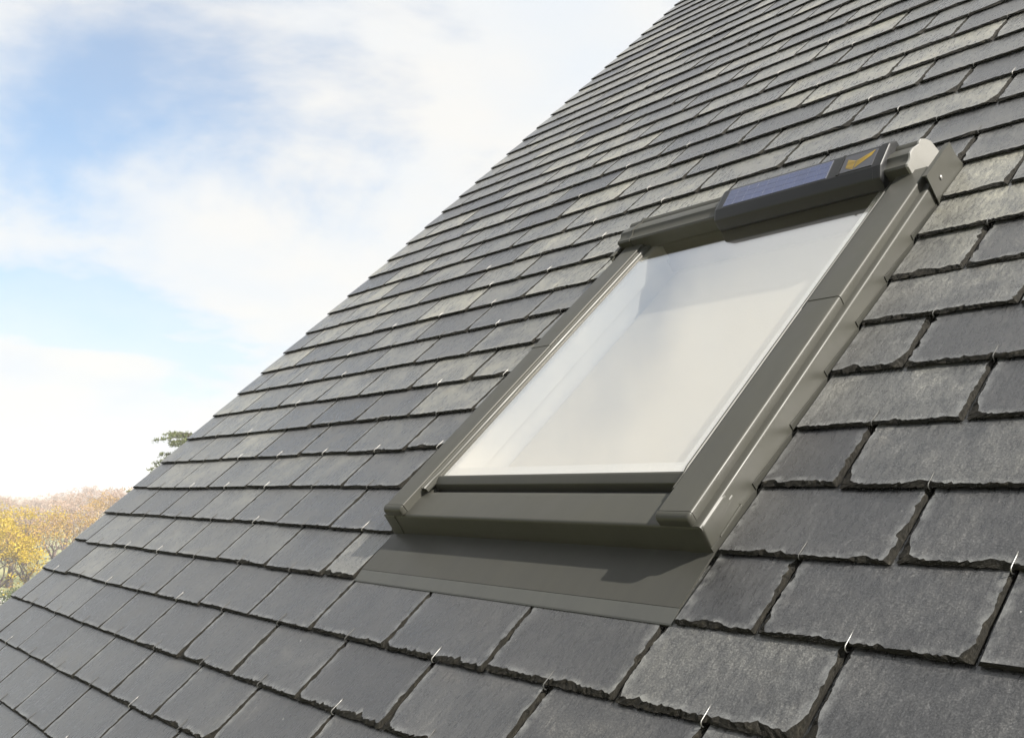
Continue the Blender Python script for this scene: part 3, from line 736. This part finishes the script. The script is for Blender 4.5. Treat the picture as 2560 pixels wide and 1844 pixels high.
def deciduous(name, label, loc, height, spread, seed, leaf, bark, dens, lsize, depth=7):
    rng = random.Random(seed); root = tag(empty(name, Matrix.Translation(Vector(loc))), label, 'tree', 'trees beyond the roof verge')
    V, F, tips = [], [], []
    def grow(p, d, ln, r, lev):
        segs = 3 if lev < 3 else 2; q = p
        for i in range(segs):
            d = (d + Vector((rng.gauss(0, .13), rng.gauss(0, .13), rng.gauss(0.03, .10)))).normalized()
            e = q + d*(ln/segs); r2 = r*(0.86 if i < segs-1 else 0.75)
            tube_seg(V, F, q, e, r, r2, 5 if lev < 2 else 3); q, r = e, r2
            if lev >= depth-2: tips.append(q.copy())
        if lev >= depth or q.z > height*1.02: return
        nch = 4 if lev == 0 else rng.choice((2, 3, 3))
        for c in range(nch):
            ax = d.orthogonal().normalized(); ax.rotate(Matrix.Rotation(2*math.pi*(c + rng.random()*0.6)/nch, 3, d))
            a = rng.uniform(0.35, 0.75)*(1.15 if lev < 2 else 1)
            nd_ = (d*math.cos(a) + ax*math.sin(a)*spread); nd_.z += 0.10; nd_.normalize()
            grow(q, nd_, ln*rng.uniform(0.66, 0.86), r*0.76, lev+1)
    grow(Vector((0, 0, -0.1)), Vector((0, 0, 1)), height*0.24, height*0.042, 0)
    mx = max(v[2] for v in V); k = height/mx
    V = [(x*k, y*k, z*k) for x, y, z in V]; tips = [t_*k for t_ in tips]
    mesh_obj('trunk', V, F, bark, root)
    pts = []
    clumps = rng.sample(tips, min(len(tips), 150))
    for _ in range(dens):
        t_ = rng.choice(clumps); pts.append((t_ + Vector((rng.gauss(0, .20), rng.gauss(0, .20), rng.gauss(0, .15))), 1.0))
    leaf_quads(pts, lsize, rng, 'crown', leaf, root)
    return root
def ray_place(px, dist):
    """ground position seen at photo column px (of 2560) at a horizontal distance"""
    d = fwd + right*((px-1280)/2477.6); d.z = 0; d.normalize(); return (CAM.x + d.x*dist, CAM.y + d.y*dist, 0)
TREES = [
 ('golden yellow tree at the far left above the shrub', 10, 74, 6.4, LEAF_Y, BARK, 3600, 0.085),
 ('yellow tree with dark forked limbs rising beside the verge', 100, 79, 5.9, LEAF_O, BARK, 1500, 0.080),
 ('amber leaved tree close against the slate verge', 190, 86, 6.4, LEAF_O, BARK, 2000, 0.080),
 ('tall yellow topped tree cut by the left picture edge', -30, 84, 7.0, LEAF_Y, BARK, 3600, 0.090),
 ('yellow crowned tree rising behind the golden one', 55, 92, 6.9, LEAF_Y, BARK, 3000, 0.090),
 ('bare pinkish tree with fine branching crown in mid distance', 150, 100, 7.1, LEAF_P, BARK2, 3000, 0.085),
 ('pale bare tree against the white sky near the verge', 225, 104, 7.4, LEAF_P, BARK2, 3000, 0.085),
 ('pale amber topped tree highest at the verge', 300, 112, 8.9, LEAF_O, BARK2, 3400, 0.09),
 ('bare pinkish tree leftmost of the middle row', 90, 118, 6.2, LEAF_P, BARK2, 3000, 0.085),
 ('pinkish tree with amber tips second from the verge', 260, 124, 8.6, LEAF_P, BARK2, 3200, 0.09),
 ('faint pinkish white tree farthest at the left', 20, 150, 6.7, LEAF_P, BARK2, 3600, 0.11),
 ('faint pink tree fading into the distance behind amber crown', 185, 148, 7.4, LEAF_P, BARK2, 3400, 0.11),
]
protos = []
for i, (lab, px, dist, hgt, lf, bk, dn, ls) in enumerate(TREES):
    protos.append(deciduous('autumn_tree', lab, ray_place(px, dist), hgt, 1.05, 40+i, lf, bk, dn, ls))
# a far line of bare trees, all alike at that distance
frng = random.Random(21)
for i in range(40):
    src = protos[frng.choice((5, 6, 8, 9, 10, 11))]
    c = src.copy(); COL.objects.link(c)
    loc = ray_place(-60 + 26*i + frng.uniform(-9, 9), frng.uniform(190, 270)); sc_ = frng.uniform(0.90, 1.08)*(0.80 + 0.03*min(i, 16))
    c.matrix_world = Matrix.Translation(Vector(loc)) @ Matrix.Rotation(frng.uniform(0, 6.28), 4, 'Z') @ Matrix.Diagonal((1.15*sc_, 1.15*sc_, sc_, 1))
    c['label'] = 'faint bare tree in the far line dissolving into haze'; c['group'] = 'far line of bare trees'
    for ch in src.children:
        d = ch.copy(); COL.objects.link(d); d.parent = c
# shrubs at the foot of the nearest trees
def shrub(label, loc, r, seed, leaf, n, ls):
    rng = random.Random(seed); root = tag(empty('garden_shrub', Matrix.Translation(Vector(loc))), label, 'shrub')
    V, F, pts = [], [], []
    for i in range(16):
        an = rng.uniform(0, 6.28); d = Vector((math.cos(an)*0.7, math.sin(an)*0.7, 1)).normalized(); e = d*r*rng.uniform(0.7, 1.1)
        tube_seg(V, F, Vector((0, 0, -0.05)), e, 0.04, 0.012, 3)
        for _ in range(n//16): pts.append((e*rng.uniform(0.45, 1.05) + Vector((rng.gauss(0, .2*r), rng.gauss(0, .2*r), rng.gauss(0, .16*r))), 1))
    mesh_obj('stem', V, F, BARK, root); leaf_quads(pts, ls, rng, 'foliage', leaf, root)
shrub('dark green shrub at the foot of the golden tree', ray_place(40, 73), 1.5, 3, LEAF_G, 2400, 0.08)
shrub('white flowering shrub at the left picture edge', ray_place(2, 72), 1.2, 4, LEAF_W, 1800, 0.07)
shrub('green shrub beside the dark one near the verge', ray_place(95, 77), 1.3, 5, LEAF_G, 1800, 0.08)
# cedar behind the verge: only its left branch tips show
def cedar(loc, height, radius, seed):
    rng = random.Random(seed); root = tag(empty('cedar_tree', Matrix.Translation(Vector(loc))), 'dark green cedar whose flat branch tips reach past the slate verge', 'tree')
    V, F, pts = [], [], []
    tube_seg(V, F, Vector((0, 0, -0.1)), Vector((0, 0, height*0.6)), 0.26, 0.16, 8); tube_seg(V, F, Vector((0, 0, height*0.6)), Vector((0, 0, height)), 0.16, 0.03, 8)
    z = 4.0
    while z < height - 0.3:
        q = z/height; ln = radius*min(1, 1.5*(1-q) + 0.58)
        nb = 9
        ph = rng.uniform(0, 6.28)
        for b in range(nb):
            an = ph + 2*math.pi*b/nb + rng.uniform(-.3, .3); d = Vector((math.cos(an), math.sin(an), rng.uniform(0.05, 0.30))); l2 = ln*rng.uniform(0.7, 1.05)
            prev = Vector((0, 0, z)); nseg = 7
            for i in range(1, nseg+1):
                f = i/nseg; p = Vector((0, 0, z)) + d*l2*f + Vector((0, 0, -0.16*l2*f*f))
                tube_seg(V, F, prev, p, 0.05*(1-f)+0.012, 0.05*(1-f)+0.008, 4)
                if f > 0.2:
                    for sd in (-1, 1):
                        sdv = Vector((-d.y*sd, d.x*sd, 0))*0.8 + d*0.7; sl = 0.55*(1.15-f)*rng.uniform(0.4, 1.3)+0.14
                        e = p + sdv*sl + Vector((0, 0, -rng.uniform(0.05, 0.45)*sl)); tube_seg(V, F, p, e, 0.012, 0.005, 3)
                        for t_ in range(34):
                            g = rng.random(); pts.append((p.lerp(e, g) + Vector((rng.gauss(0, .035), rng.gauss(0, .035), rng.gauss(-0.01, .04))), 1))
                prev = p
        z += 0.40*rng.uniform(0.8, 1.2)
    mesh_obj('trunk', V, F, BARK, root); leaf_quads(pts, 0.036, rng, 'crown', NEEDLE, root)
cedar(ray_place(520, 40), 10.4, 2.75, 8)

# ------------------------------------------------------------------ the air
hz_m = bpy.data.materials.new('morning_air'); hz_m.use_nodes = True; ht = hz_m.node_tree; ht.nodes.clear()
ho = nd(ht, 'ShaderNodeOutputMaterial'); hv_ = nd(ht, 'ShaderNodeVolumePrincipled')
hv_.inputs['Color'].default_value = (0.97, 0.97, 0.98, 1); hv_.inputs['Density'].default_value = 0.0014; hv_.inputs['Anisotropy'].default_value = 0.0
ht.links.new(hv_.outputs[0], ho.inputs['Volume'])
haze = boxes('haze', [(-1230, 1230, -1230, 1230, -1.0, 13.4)], hz_m); haze['kind'] = 'stuff'
